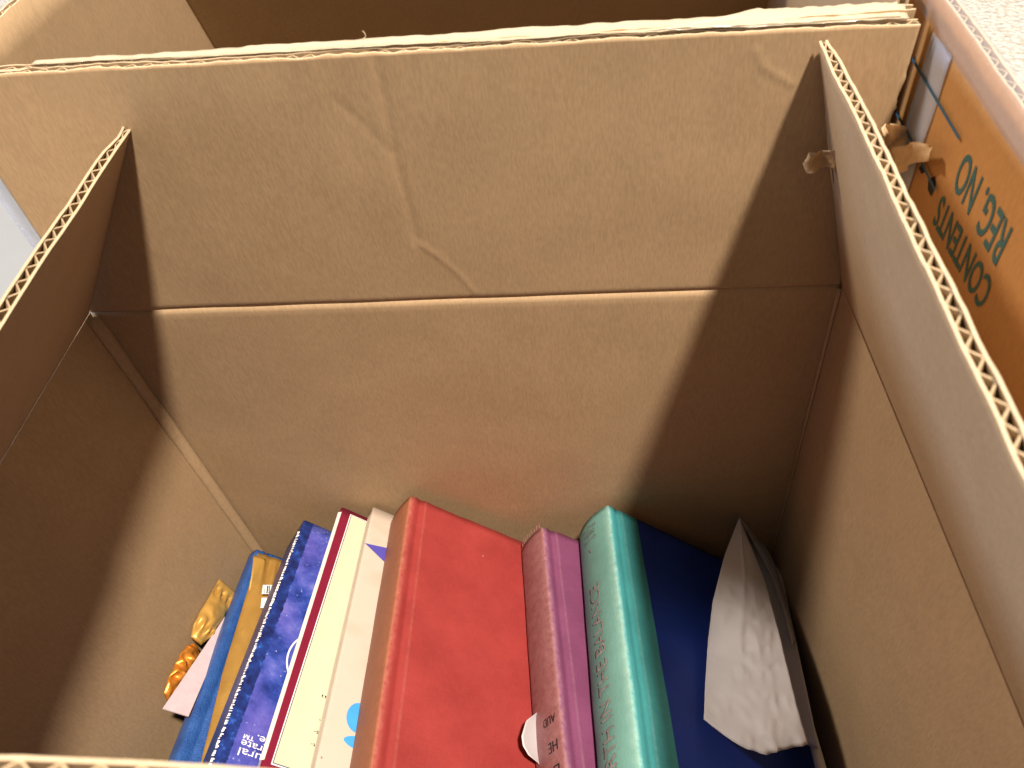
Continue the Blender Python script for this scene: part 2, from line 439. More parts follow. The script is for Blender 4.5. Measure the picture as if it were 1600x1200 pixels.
# a hair stuck on the tape
def tube(path, r, n=6):
    path = np.array(path, float); V = []; F = []
    tg = np.gradient(path, axis=0)
    for i, (p, t) in enumerate(zip(path, tg)):
        t = unit(t); a = unit(np.cross(t, V3(.3, .5, .81))); b2 = np.cross(t, a); rr = r[i] if hasattr(r, '__len__') else r
        for k in range(n):
            q = 2*math.pi*k/n; V.append(p+(a*math.cos(q)+b2*math.sin(q))*rr)
    for i in range(len(path)-1):
        for k in range(n):
            a0 = i*n+k; a1 = i*n+(k+1) % n; F.append((a0, a0+n, a1+n, a1))
    F.append(tuple(range(n))[::-1]); F.append(tuple((len(path)-1)*n+k for k in range(n)))
    return np.array(V), F

# ------------------------------------------------------------------ the carton behind
rear = empty('cardboard_box', (S/2, .34*S, ZF), 'second open carton standing behind, mostly hidden by the tall back flap', 'box', 'cartons taped back to back')
Y0, Y1 = .0115, .675*S
R00 = V3(0, Y0, ZF+.004); R10 = V3(S, Y0, ZF+.004); R11 = V3(S, Y1, ZF+.004); R01 = V3(0, Y1, ZF+.004)
up_ = V3(0, 0, -ZF-.004)
wall('wall', R10, R00, R00+up_, R10+up_, (0, -1, 0), M['kraft_x'], rear, 4, 4)
wall('wall', R01, R11, R11+up_, R01+up_, (0, 1, 0), M['kraft_x'], rear, 4, 4)
wall('wall', R00, R01, R01+up_, R00+up_, (-1, 0, 0), M['kraft_y'], rear, 4, 4)
wall('wall', R11, R10, R10+up_, R11+up_, (1, 0, 0), M['kraft_y'], rear, 4, 4)
wall('floor_panel', R00, R10, R11, R01, (0, 0, -1), M['kraft_x'], rear, 2, 2)
flap('flap', V3(S, Y0, .001), V3(0, Y0, .001), V3(.001, Y0-.001, .3385*S), V3(S, Y0+.001, .321*S), (0, -1, 0), M['kraft_x'], rear, nv=10, seed=31, rough=.0004, wob=.4)
flap('flap', V3(.0, Y0+.004, .001), V3(.0, Y1, .001), V3(.0, Y1-.002, .345*S), V3(.0, Y0+.006, .349*S), (-1, 0, 0), M['kraft_y'], rear, nv=10, seed=37, label='left flap of the rear carton standing up')
flap('flap', V3(0, Y1, .001), V3(S, Y1, .001), V3(S, Y1-.085, .29*S), V3(0, Y1-.045, .30*S), (0, .9, .5), M['kraft_x'], rear, nv=10, seed=41, label='far flap of the rear carton leaning in')  # inward lean added so the inner face turns from the lamp and darkens
flap('flap', V3(S, Y1, .001), V3(S, Y0+.004, .001), V3(S-.004, Y0+.006, .33*S), V3(S-.004, Y1, .33*S), (1, 0, 0), M['kraft_y'], rear, nv=10, seed=43)
# slit in the left flap
o = mesh_obj('slit', *box_vf((-.0002, .1515*S-.0003, .10*S), (.0004, .1515*S+.0004, .335*S)), M['cut'], rear)

# clear tape bridging the two raised flaps
def tape_top(u0, u1, mat, parent, seed, y0, y1, zoff, n=180, w=11, hang1=0, skew=0.0):
    g = []
    for i in range(n):
        t = i/(n-1); x = (u0+(u1-u0)*t)
        zf_ = S*(.3437-.0292*x/S); zr_ = S*(.3390-.0175*x/S)
        row = []
        for k in range(w):
            s = k/(w-1); y = y0+(y1-y0)*s + .0009*rnd1(x*34+s*3, seed)
            zz = zf_*(1-s)+zr_*s+zoff + .0005*rnd1(x*60+s*2, seed+3)+.0004*noise.noise(Vector((x*190, s*5, seed)))-.0010*math.sin(math.pi*s)
            if k == w-1: zz -= hang1
            row.append((x+skew*s*(1-t), y, zz))
        g.append(row)
    g = np.array(g); v, f = slab(g, g+V3(0, 0, .00006))
    return mesh_obj('packing_tape', v, f, mat, parent, smooth=True)
o = tape_top(.10*S, .992*S, M['tape'], box, 5, .0034, .0128, .0012, hang1=.010); o['label'] = 'glossy clear tape along the top of the back flap'
o = tape_top(.74*S, .985*S, M['tape'], box, 15, .0040, .0134, .0017, 100, hang1=.004, skew=.05); o['label'] = 'second wrinkled layer of clear tape at the right end'
# tape down the left edge of the back flap
g = np.array([[V3(-.001, .0052, .13*S+t*.16*S) + V3(-k*.017, k*.004+.001*rnd1(t*8, k), 0) for k in np.linspace(0, 1, 5)] for t in np.linspace(-.6, 1, 30)])
v, f = slab(g, g+V3(0, .0001, 0)); o = mesh_obj('packing_tape', v, f, M['tape_milky'], box, smooth=True); o['label'] = 'milky tape wrapped round the left edge of the back flap'
hair = tube(smooth_path([aty(566, 66, .004)+V3(0, 0, .001), aty(572, 58, .004), aty(570, 52, .004), aty(566, 48, .004)], 14), .00025)
mesh_obj('loose_fibre', *hair, M['cut'], box, smooth=True)

# ------------------------------------------------------------------ lettering
def text_2d(s, bold=0):
    cu = bpy.data.curves.new('t', 'FONT'); cu.body = s; cu.size = 1.0; cu.resolution_u = 4; cu.offset = bold
    o = bpy.data.objects.new('t', cu); COL.objects.link(o)
    dg = bpy.context.evaluated_depsgraph_get(); dg.update()
    me = bpy.data.meshes.new_from_object(o.evaluated_get(dg))
    v = np.array([tuple(x.co) for x in me.vertices]); f = [tuple(p.vertices) for p in me.polygons]
    bpy.data.objects.remove(o); bpy.data.curves.remove(cu); bpy.data.meshes.remove(me)
    return v, f
def letters(s, fn, width, height, mat, parent, name='lettering', mw=None, bold=0):
    v, f = text_2d(s, bold)
    lo, hi = v[:, :2].min(0), v[:, :2].max(0)
    q = (v[:, :2]-lo)/(hi-lo)*np.array([width, height])
    P = np.array([fn(a, b) for a, b in q])
    return mesh_obj(name, P, f, mat, parent, mw=mw)

# ------------------------------------------------------------------ printed panel at the right
XP = 1.02*S
pan = empty('cardboard_sheet', (XP, -.1, ZF), 'orange brown cardboard sheet with upside down green print, standing right of the carton', 'cardboard')
pt0 = atx(1478, 0, XP); pt1 = atx(1600, 172, XP); sl = (pt1[2]-pt0[2])/(pt1[1]-pt0[1])
zt = lambda y: pt0[2]+sl*(y-pt0[1])
ya, yb = .16*S, -.62*S
flap('board', V3(XP, yb, ZF-.002), V3(XP, ya, ZF-.002), V3(XP, ya, zt(ya)), V3(XP, yb, zt(yb)), (1, 0, 0), M['kraft_orange'], pan, nv=30, seed=51, rough=.0004, wob=.0)
def pfn(y0, z0, dz):
    return lambda a, b: (XP-.0003, y0+a, z0-b+a*dz)
c0 = atx(1549, 452, XP); c1 = atx(1470, 312, XP); ch = abs(atx(1527, 494, XP)[2]-c0[2])
letters('CONTENTS', pfn(c0[1], c0[2]+.0028, (c1[2]-c0[2])/(c1[1]-c0[1])), c1[1]-c0[1], .0138, M['ink_teal'], pan, bold=.012)
r0 = atx(1584, 357, XP); r1 = atx(1511, 232, XP)
letters('REG. NO', pfn(r0[1], r0[2], (r1[2]-r0[2])/(r1[1]-r0[1])), r1[1]-r0[1], .0165, M['ink_teal'], pan, bold=.012)
def pline(pts, w, mat):
    P = [atx(*q, XP) for q in pts]; V = []; F = []
    for q in P: V += [(XP-.0013, q[1], q[2]-w/2), (XP-.0013, q[1], q[2]+w/2)]
    for i in range(len(P)-1): F.append((2*i, 2*i+1, 2*i+3, 2*i+2))
    return mesh_obj('ruled_line', V, F, mat, pan)
pline([(1428, 88), (1466, 152), (1504, 216)], .0014, M['ink_blue'])
pline([(1398, 166), (1420, 202), (1466, 297)], .0014, M['ink_blue'])
# handwritten scribbles
for pts in ([(1437, 262), (1441, 272), (1447, 268), (1444, 258), (1440, 259)], [(1452, 280), (1462, 275), (1463, 288), (1456, 307), (1451, 296)]):
    P = [atx(*q, XP) for q in pts]
    mesh_obj('pen_mark', [(XP-.0004, q[1], q[2]) for q in P], [tuple(range(len(P)))], M['ink_black'], pan)
# tape on the panel: vertical strip and the top edge
g = np.array([[(XP-.0008-.0004*rnd1(t*9, k), y, z) for y, k in zip(np.linspace(.004, -.018, 6), range(6))] for t, z in zip(np.linspace(0, 1, 40), np.linspace(.302*S, -.02*S, 40))])
v, f = slab(g, g+V3(.00006, 0, 0)); o = mesh_obj('packing_tape', v, f, M['tape_milky'], pan, smooth=True); o['label'] = 'milky vertical tape strip beside the back flap'
g = []
for y in np.linspace(.055, yb, 140):
    zz = zt(y)
    prof = [(-.0009, -.012), (-.0011, -.009), (-.0012, -.004), (-.0012, .0003), (.0005, .0016), (.0025, .0018), (.0045, .0015), (.0056, .0), (.0057, -.010)]
    g.append([(XP+a+.0004*rnd1(y*50, i), y, zz+b2+.0008*rnd1(y*36, i+4)) for i, (a, b2) in enumerate(prof)])
g = np.array(g); v, f = slab(g, g+V3(.00003, 0, .00004)); o = mesh_obj('packing_tape', v, f, M['tape_thin'], pan, smooth=True); o['label'] = 'glossy tape folded over the top edge'

# ------------------------------------------------------------------ books: common lean of the pile
tl, yw = math.radians(13), math.radians(4)
aa = V3(math.sin(yw)*math.cos(tl), -math.cos(yw)*math.cos(tl), math.sin(tl))
ww = V3(.8, 0, -.6); ww = unit(ww-aa*(aa@ww)); nn_ = np.cross(ww, -aa)            # cover normal, up and to the right
def book_frame(h, b2, c):
    O = at(*h, nn_, c); B = at(*b2, nn_, c); a = unit(B-O)
    w = np.cross(nn_, a); w = w if w@ww > 0 else -w
    return O, a, w
def book_root(name, h, b2, c, label, cat='book', group='books stacked on a lean in the carton'):
    O, a, w = book_frame(h, b2, c); Y = -a
    e = empty(name, O, label, cat, group)
    mw = Matrix(((w[0], Y[0], nn_[0], O[0]), (w[1], Y[1], nn_[1], O[1]), (w[2], Y[2], nn_[2], O[2]), (0, 0, 0, 1)))
    e.matrix_world = mw; e['plain'] = 0
    R3 = np.array([w, Y, nn_])
    loc = lambda u, v: R3@(at(u, v, nn_, c)-O)                                  # pixel on the cover -> book coordinates
    return e, loc
def extrude_profile(prof_out, prof_in, L, ny=2, wear=None):
    """prof_* lists of (x,z); runs along -Y from 0 to -L"""
    ys = np.linspace(0, -L, ny)
    go = np.array([[(x, y, z) for (x, z) in prof_out] for y in ys]); gi = np.array([[(x, y, z) for (x, z) in prof_in] for y in ys])
    return slab(go, gi)
def offset2d(p, d):
    p = np.array(p); t = np.gradient(p, axis=0); t /= np.linalg.norm(t, axis=1)[:, None]
    return p+np.stack([t[:, 1], -t[:, 0]], 1)*d
def spine_pt(T, bulge, s):
    """s in 0..1 from upper ridge to lower ridge"""
    z = -T*s; x = -bulge*(1-(2*s-1)**2)
    return x, z
def hardback(root, L, Wd, T, mats, bulge=.005, groove=.0013, bt=.0026, split=None, warp=.0006, headcap=True):
    """mats: spine, board[, board2 beyond split]"""
    prof = []
    for x in np.linspace(Wd, .014, 22): prof.append((x, 0.0))
    for x in np.linspace(.0135, .0005, 14):
        g = math.exp(-((x-.0085)/.0019)**2)*groove; prof.append((x, -g + .0004*math.exp(-((x-.002)/.002)**2)))
    ns = 18
    for k in range(ns+1):
        s = k/ns; x, z = spine_pt(T, bulge, s); r = .0012
        prof.append((x, z))
    for x in np.linspace(.0005, .0135, 14):
        g = math.exp(-((x-.0085)/.0019)**2)*groove; prof.append((x, -T+g))
    for x in np.linspace(.014, Wd, 22): prof.append((x, -T))
    prof = np.array(prof)
    for _ in range(1):
        q = prof.copy(); q[1:-1] = (prof[:-2]+2*prof[1:-1]+prof[2:])/4; prof = q
    inn = offset2d(prof, bt)
    # direction check: inner profile must lie inside
    if inn[0, 1] > prof[0, 1]: inn = offset2d(prof, -bt)
    ny = 40; ys = np.linspace(0, -L, ny)
    def lay(pr):
        g = np.zeros((ny, len(pr), 3))
        for i, y in enumerate(ys):
            g[i, :, 0] = pr[:, 0]; g[i, :, 1] = y; g[i, :, 2] = pr[:, 1]
        nz = np.array([[noise.noise(Vector((x*30+T*99, y*30, z*40))) for x, y, z in row] for row in g])
        g[..., 2] += nz*warp
        # worn head end of the spine: edges wander a little
        for j, (x, z) in enumerate(pr):
            g[0, j, 1] += .0006*rnd1(x*300+z*500, T*100)
            if x < .004: g[0, j, 1] -= .0012
        return g
    v, f = slab(lay(prof), lay(inn))
    n = len(prof); fm = []
    xm = (prof[:-1, 0]+prof[1:, 0])/2; k1 = [0 if (22 + 13 <= j <= 22+14+ns+1) else 1 for j in range(n-1)]
    if split is not None: k1 = [0 if a == 0 else (2 if xm[j] > split else 1) for j, a in enumerate(k1)]
    fm = k1*(ny-1)*2
    for i in range(ny-1): fm += [k1[0], k1[-1]]
    for j in range(n-1): fm += [k1[j], k1[j]]
    # slab() loops i then pairs; grid faces loop i (rows) then j
    me = mesh_obj('cover', v, f, mats, root, fm, smooth=True, mw=1)
    me.data.polygons.foreach_set('use_smooth', [i < 2*(ny-1)*(n-1) for i in range(len(f))])
    pb = box_vf((.004, -L+.004, -T+bt), (Wd-.004, -.004, -bt)); mesh_obj('page_block', *pb, M['pages'], root, mw=1)
    return me
def paperback(root, L, Wd, T, mats, r=.0015, bt=.0005):
    prof = [(x, 0.) for x in list(np.linspace(Wd, r+.0045, 9)) + [r+.0028, r+.0012]]
    for k in range(7):
        q = math.pi/2*k/6; prof.append((r-r*math.sin(q), -r+r*math.cos(q)))
    for k in range(1, 7): prof.append((0., -r-(T-2*r)*k/7))
    for k in range(7):
        q = math.pi/2*k/6; prof.append((r-r*math.cos(q), -T+r-r*math.sin(q)))
    prof += [(x, -T) for x in [r+.0012, r+.0028] + list(np.linspace(r+.0045, Wd, 9))]
    prof = np.array(prof); inn = offset2d(prof, bt)
    if inn[0, 1] > prof[0, 1]: inn = offset2d(prof, -bt)
    ny = 24; ys = np.linspace(0, -L, ny)
    def lay(pr):
        g = np.array([[(x, y, z+.00012*noise.noise(Vector((x*25, y*25, T*70)))) for x, z in pr] for y in ys]); return g
    v, f = slab(lay(prof), lay(inn)); n = len(prof)
    k1 = [0 if 16 <= j <= n-18 else 1 for j in range(n-1)]
    fm = k1*(ny-1)*2
    for i in range(ny-1): fm += [1, 1]
    fm += [a for a in k1 for _ in (0, 1)]
    me = mesh_obj('cover', v, f, mats, root, fm, smooth=True, mw=1)
    me.data.polygons.foreach_set('use_smooth', [i < 2*(ny-1)*(n-1) for i in range(len(f))])
    pb = box_vf((.0025, -L+.0008, -T+bt+.0006), (Wd-.0008, -.0008, -bt-.0006)); mesh_obj('page_block', *pb, M['pages'], root, mw=1)
    return me

def cloth(name, col, worn, rough=.55, spec=.35, wearw=.0035, weave=1.0, blot=.18, blotcol=None):
    """book cloth: weave, blotchy fading, rubbed along the joint at x~0"""
    m, nt, b = new_mat(name); v = coords(nt)
    bl = noise_n(nt, v, 26, 5, .6)
    c = ramp(nt, bl, [(.28, tuple(x*(1-blot) for x in col)), (.72, blotcol or tuple(min(1, x*(1+blot)) for x in col))])
    fine = noise_n(nt, coords(nt, (1, .12, 1)), 1600, 2); fine2 = noise_n(nt, coords(nt, (.12, 1, 1)), 1600, 2)
    wv = mathn(nt, 'ADD', fine, fine2)
    c = mixc(nt, .16*weave, c, ramp(nt, mathn(nt, 'MULTIPLY', wv, .5), [(.35, tuple(x*.55 for x in col)), (.65, tuple(min(1, x*1.5) for x in col))]))
    sx = nt.nodes.new('ShaderNodeSeparateXYZ'); nt.links.new(v, sx.inputs[0])
    X = sx.outputs['X']
    d = mathn(nt, 'ABSOLUTE', mathn(nt, 'SUBTRACT', X, .0012))
    e = mathn(nt, 'SUBTRACT', 1.0, mathn(nt, 'DIVIDE', d, wearw))
    e2 = mathn(nt, 'SUBTRACT', 1.0, mathn(nt, 'DIVIDE', mathn(nt, 'ABSOLUTE', mathn(nt, 'SUBTRACT', X, .0128)), .0014))
    e = mathn(nt, 'MAXIMUM', e, mathn(nt, 'MULTIPLY', e2, .42))
    e = mathn(nt, 'MAXIMUM', e, 0.0)
    e = mathn(nt, 'MULTIPLY', e, mathn(nt, 'ADD', mathn(nt, 'MULTIPLY', noise_n(nt, v, 220, 4, .7), 1.9), -.45))
    e = mathn(nt, 'MINIMUM', mathn(nt, 'MAXIMUM', e, 0), 1)
    c = mixc(nt, e, c, worn)
    vo = nt.nodes.new('ShaderNodeTexVoronoi'); vo.inputs['Scale'].default_value = 70; nt.links.new(v, vo.inputs['Vector'])
    sp = ramp(nt, vo.outputs['Distance'], [(.03, (1, 1, 1)), (.06, (0, 0, 0))])
    sel = ramp(nt, noise_n(nt, v, 43, 1), [(.60, (0, 0, 0)), (.64, (1, 1, 1))])
    c = mixc(nt, mathn(nt, 'MULTIPLY', sp, sel), c, worn)
    nt.links.new(c, b.inputs['Base Color']); b.inputs['Roughness'].default_value = rough
    b.inputs['Specular IOR Level'].default_value = spec
    bump(nt, b, mathn(nt, 'ADD', wv, mathn(nt, 'MULTIPLY', bl, .8)), .3*weave, .0003)
    return m

C = {'teal': .019, 'purple': -.021, 'red': -.0515, 'cream': -.0865, 'burg': -.0985, 'galaxy': -.1135, 'navy': -.176}
def spine_text(root, s, T, bulge, y0, along, mat, size_w, size_h, smid=.5, off=.0007):
    if along:       # reads from the near end to the far end, letter tops away from the ridge
        def fn(a, b2):
            s_ = smid - size_h/2/T + b2/T; x, z = spine_pt(T, bulge, s_); return (x-off, y0+a, z)
    else:           # reads from the ridge down across the spine, letter tops toward the near end
        def fn(a, b2):
            s_ = smid + a/T; x, z = spine_pt(T, bulge, s_); return (x-off, y0-b2, z)
    return letters(s, fn, size_w, size_h, mat, root, mw=1)

# red book
red, loc = book_root('hardback_book', (641, 774), (579, 1200), C['red'], 'large red cloth hardback with faded brown spine')
hardback(red, .236, .150, .033, [cloth('red_spine_cloth', (.30, .108, .058), (.50, .20, .12)), cloth('red_board_cloth', (.29, .034, .034), (.46, .16, .13), blotcol=(.34, .046, .044))], bulge=.0018)
# purple book
pur, loc_p = book_root('hardback_book', (846, 822), (883, 1200), C['purple'], 'plum purple cloth hardback with rubbed pinkish spine, between red and teal books')
hardback(pur, .222, .140, .0285, [cloth('plum_spine_cloth', (.21, .075, .078), (.42, .22, .24), wearw=.006), cloth('plum_board_cloth', (.175, .050, .122), (.38, .21, .29))], bulge=.002)
ycap = lambda u, v: loc_p(u, v)[1]
for s, v_, wd, hh in (('AUD', 1118, .0105, .0052), ('HE', 1158, .0075, .0062), ('LA', 1196, .009, .0066)):
    spine_text(pur, s, .0285, .002, ycap(868, v_)+.004, False, M['ink_black'], wd, hh, smid=.10)
# frayed head of the purple spine
for k in range(9):
    s = k/8; x, z = spine_pt(.0285, .002, s*.8+.05)
    pth = [(x-.0002, -.001, z), (x-.0006+.001*rnd1(k*2.1, 3), .0018, z+.001*rnd1(k*1.3, 5)), (x+.0012*rnd1(k*3.3, 1), .0038+.0015*rnd1(k, 2), z+.002*rnd1(k*1.9, 7))]
    mesh_obj('frayed_thread', *tube(smooth_path(pth, 7), .0003, 5), pur.children[0].data.materials[0], pur, mw=1)
# teal and navy book
tea, loc_t = book_root('hardback_book', (948, 788), (1000, 1200), C['teal'], 'thick hardback with teal spine and dark blue boards, silver lettering')
xs = loc_t(994, 800)[0]
hardback(tea, .240, .146, .036, [cloth('teal_spine_cloth', (.135, .315, .29), (.40, .58, .53), wearw=.003), cloth('teal_joint_cloth', (.050, .29, .32), (.30, .56, .55), wearw=.002), cloth('navy_board_paper', (.012, .045, .34), (.03, .08, .36), weave=.5, wearw=.0001)], bulge=.0036, split=xs)
# spine title, reading toward the far end
yb_t = loc_t(955, 1240)[1]
spine_text(tea, 'EARTH IN THE BALANCE', .036, .0036, loc_t(1000, 1222)[1], True, M['ink_silver'], loc_t(960, 892)[1]-loc_t(1000, 1222)[1], .0098, .50)
for k, (s, wd) in enumerate((('Houghton', .0125), ('Mifflin', .0095), ('Company', .0115))):
    spine_text(tea, s, .036, .0036, -.0085-.0058*k, False, M['ink_silver'], wd*1.15, .0042, .5-wd*1.15/2/.036)
spine_text(tea, 'A', .036, .0036, -.0300, False, M['ink_silver'], .0045, .0045, .44)

# cream paper book with blue marks
def stained(name, col, st, scale, rough=.5, spec=.4):
    m, nt, b = new_mat(name); v = coords(nt)
    c = ramp(nt, noise_n(nt, coords(nt, (1, 2.2, 1)), scale, 4), [(.5, col), (.7, st)])
    nt.links.new(c, b.inputs['Base Color']); b.inputs['Roughness'].default_value = rough; b.inputs['Specular IOR Level'].default_value = spec
    return m
def cover_patch(root, pts, mat, name, z=.00035):
    return mesh_obj(name, [(p[0], p[1], z) for p in pts], [tuple(range(len(pts)))], mat, root, mw=1)
cre, loc_c = book_root('paperback_book', (583, 792), (492, 1198), C['cream'], 'cream paperback with a violet wedge and bright blue marks, under the red book')
paperback(cre, .232, .120, .0095, [plain('cream_spine', (.66, .58, .52)), stained('cream_cover', (.58, .50, .44), (.52, .43, .36), 14)])
vio = plain('violet_print', (.085, .075, .42), .5); cya = plain('cyan_print', (.06, .36, .80), .5)
cover_patch(cre, [loc_c(u, v)[:2] for u, v in ((570, 849), (602, 856), (640, 868), (640, 905), (599, 877))], vio, 'violet_wedge')
cc = loc_c(560, 1122); cover_patch(cre, [(cc[0]+.0075*math.cos(q), cc[1]+.0092*math.sin(q)) for q in np.linspace(0, 2*math.pi, 33)[:-1]], cya, 'blue_disc')
cc = loc_c(553, 1160); cover_patch(cre, [(cc[0]+.0052*math.cos(q)*(1+.25*math.cos(2*q)), cc[1]+.0035*math.sin(q)) for q in np.linspace(0, 2*math.pi, 25)[:-1]], cya, 'blue_comma')
cc = loc_c(502, 1184); cover_patch(cre, [(cc[0]+.0006*math.cos(q), cc[1]+.0006*math.sin(q)) for q in np.linspace(0, 2*math.pi, 11)[:-1]], plain('grey_dot', (.25, .22, .2)), 'printed_dot')

# burgundy book with a cream inset
bur, loc_b = book_root('paperback_book', (534, 792), (407, 1196), C['burg'], 'burgundy paperback with pale yellow inset panel, left of the cream book')
paperback(bur, .236, .130, .0085, [plain('white_spine', (.70, .70, .66), .4), plain('burgundy_cover', (.19, .009, .036), .32, .5, .08)], r=.0018)
cover_patch(bur, [(-.0014, -.007), (.0010, -.005), (.0010, loc_b(410, 1186)[1]), (-.0014, loc_b(410, 1190)[1])], plain('pale_grey_edge', (.68, .68, .65), .4), 'pale_edge', .00018)
pal = plain('pale_yellow_print', (.58, .58, .44), .5, .4, .03); dl = plain('dark_rule', (.05, .06, .12))
p0 = loc_b(549, 806); p1 = loc_b(427, 1192)
xa, ytop, ybot = p0[0], p0[1], p1[1]
xa2 = loc_b(427, 1192)[0]
cover_patch(bur, [(xa-.0011, ytop+.0010), (.11, ytop+.0010), (.11, ybot-.0012), (xa2-.0011, ybot-.0012)], M['ink_white'], 'inset_border', .00022)
cover_patch(bur, [(xa-.0005, ytop+.0004), (.11, ytop+.0004), (.11, ybot-.0005), (xa2-.0005, ybot-.0005)], dl, 'inset_rule', .00034)
cover_patch(bur, [(xa, ytop), (.11, ytop), (.11, ybot), (xa2, ybot)], pal, 'inset_panel', .00046)
for (u, v_, s) in ((526, 1035, 'r'), (521, 1052, 's'), (515, 1070, 'c'), (509, 1088, 'iii'), (501, 1124, 'a-'), (497, 1143, 'ss-'), (492, 1163, 'ct-')):
    q = loc_b(u, v_)
    letters(s, lambda a, b2, q=q: (q[0]+.0022-a, q[1]-b2, .0006), .0020*max(1.2, len(s)*.8), .0018, M['ink_black'], bur, mw=1)

# galaxy book
m, nt, b = new_mat('galaxy_cover'); v = coords(nt)
n1 = noise_n(nt, v, 48, 8, .66); n2 = noise_n(nt, v, 24, 4); n3 = noise_n(nt, v, 120, 6, .7)
c = ramp(nt, n1, [(.34, (.010, .024, .17)), (.46, (.028, .062, .36)), (.56, (.065, .11, .50)), (.68, (.19, .25, .70))])
c = mixc(nt, ramp(nt, n2, [(.42, (0, 0, 0)), (.66, (.65, .65, .65))]), c, (.12, .085, .42))
c = mixc(nt, ramp(nt, n3, [(.58, (0, 0, 0)), (.85, (.5, .5, .5))]), c, (.28, .42, 1.0))
vo = nt.nodes.new('ShaderNodeTexVoronoi'); vo.inputs['Scale'].default_value = 330; nt.links.new(v, vo.inputs['Vector'])
st = mathn(nt, 'MULTIPLY', ramp(nt, vo.outputs['Distance'], [(.06, (1, 1, 1)), (.22, (0, 0, 0))]), ramp(nt, noise_n(nt, v, 70, 2), [(.52, (0, 0, 0)), (.66, (1, 1, 1))]))
c = mixc(nt, mathn(nt, 'MULTIPLY', st, .75), c, (.6, .68, 1.0))
sx = nt.nodes.new('ShaderNodeSeparateXYZ'); nt.links.new(v, sx.inputs[0])        # the dark printed margin beside the spine
edge = mathn(nt, 'LESS_THAN', mathn(nt, 'ADD', sx.outputs[0], mathn(nt, 'MULTIPLY', n3, .004)), .0098)
c = mixc(nt, edge, c, ramp(nt, n3, [(.38, (.006, .012, .085)), (.58, (.012, .04, .24)), (.72, (.04, .17, .70))]))
nt.links.new(c, b.inputs['Base Color']); b.inputs['Roughness'].default_value = .3; b.inputs['Specular IOR Level'].default_value = .5
M['galaxy'] = m
m, nt, b = new_mat('galaxy_spine'); v = coords(nt)
c = ramp(nt, noise_n(nt, v, 40, 7, .6), [(.35, (.008, .018, .12)), (.6, (.02, .06, .32)), (.8, (.05, .18, .70))])
nt.links.new(c, b.inputs['Base Color']); b.inputs['Roughness'].default_value = .35
M['galaxy_spine'] = m
gal, loc_g = book_root('paperback_book', (475, 812), (328, 1196), C['galaxy'], 'thick blue violet starry nebula paperback with chipped spine edge')
TG = .036
paperback(gal, .228, .130, TG, [M['galaxy_spine'], M['galaxy']], r=.0018)
# chipped white paper along the lower joint
rng = random.Random(5); V = []; F = []
for k in range(150):
    y = -.012-.0014*k-rng.random()*.0008; l = .0006+rng.random()*.0012; h = .0002+rng.random()*.0009; x0 = -.0006-rng.random()*.0005
    n0 = len(V); V += [(x0, y, -.0006), (x0, y-l, -.0006), (x0+.0006+h, y-l*.8, .00035), (x0+.0006+h*.8, y-l*.2, .00035)]; F.append((n0, n0+1, n0+2, n0+3))
o = mesh_obj('chipped_edge', V, F, M['ink_white'], gal, mw=1)
# ring and words
q = loc_g(454, 1022)+V3(.0135, 0, 0); ring_v = []; ring_f = []
for k in range(64):
    a = 2*math.pi*k/64
    for r_ in (.0145, .0156): ring_v.append((q[0]+r_*math.cos(a), q[1]+r_*1.25*math.sin(a), .0004))
for k in range(64): a0 = 2*k; a1 = 2*((k+1) % 64); ring_f.append((a0, a0+1, a1+1, a1))
mesh_obj('white_ring', ring_v, ring_f, M['ink_white'], gal, mw=1)
for (s, u, v_, wd, hh) in (('life.\u2122', 388, 1150, .0175, .0046), ('celebrate', 383, 1163, .0290, .0042), ('natural', 379, 1176, .0250, .0045)):
    q = loc_g(u, v_)
    letters(s, lambda a, b2, q=q, wd=wd, hh=hh: (q[0]+wd-.0025-a, q[1]+hh/2-b2, .0004), wd, hh, M['ink_white'], gal, mw=1)

# navy leatherette book at the left
m, nt, b = new_mat('navy_leatherette'); v = coords(nt)
vo = nt.nodes.new('ShaderNodeTexVoronoi'); vo.inputs['Scale'].default_value = 900; nt.links.new(v, vo.inputs['Vector'])
c = ramp(nt, noise_n(nt, v, 90, 5), [(.3, (.015, .065, .26)), (.75, (.035, .12, .40))])
nt.links.new(c, b.inputs['Base Color']); b.inputs['Roughness'].default_value = .33; b.inputs['Specular IOR Level'].default_value = .6
bump(nt, b, vo.outputs['Distance'], .55, .0006); M['navy_l'] = m
nav, loc_n = book_root('hardback_book', (402, 857), (271, 1196), C['navy'], 'navy blue pebbled hardback at the left end of the pile')
hardback(nav, .238, .115, .020, [M['navy_l'], M['navy_l']], bulge=.003, groove=.0016)

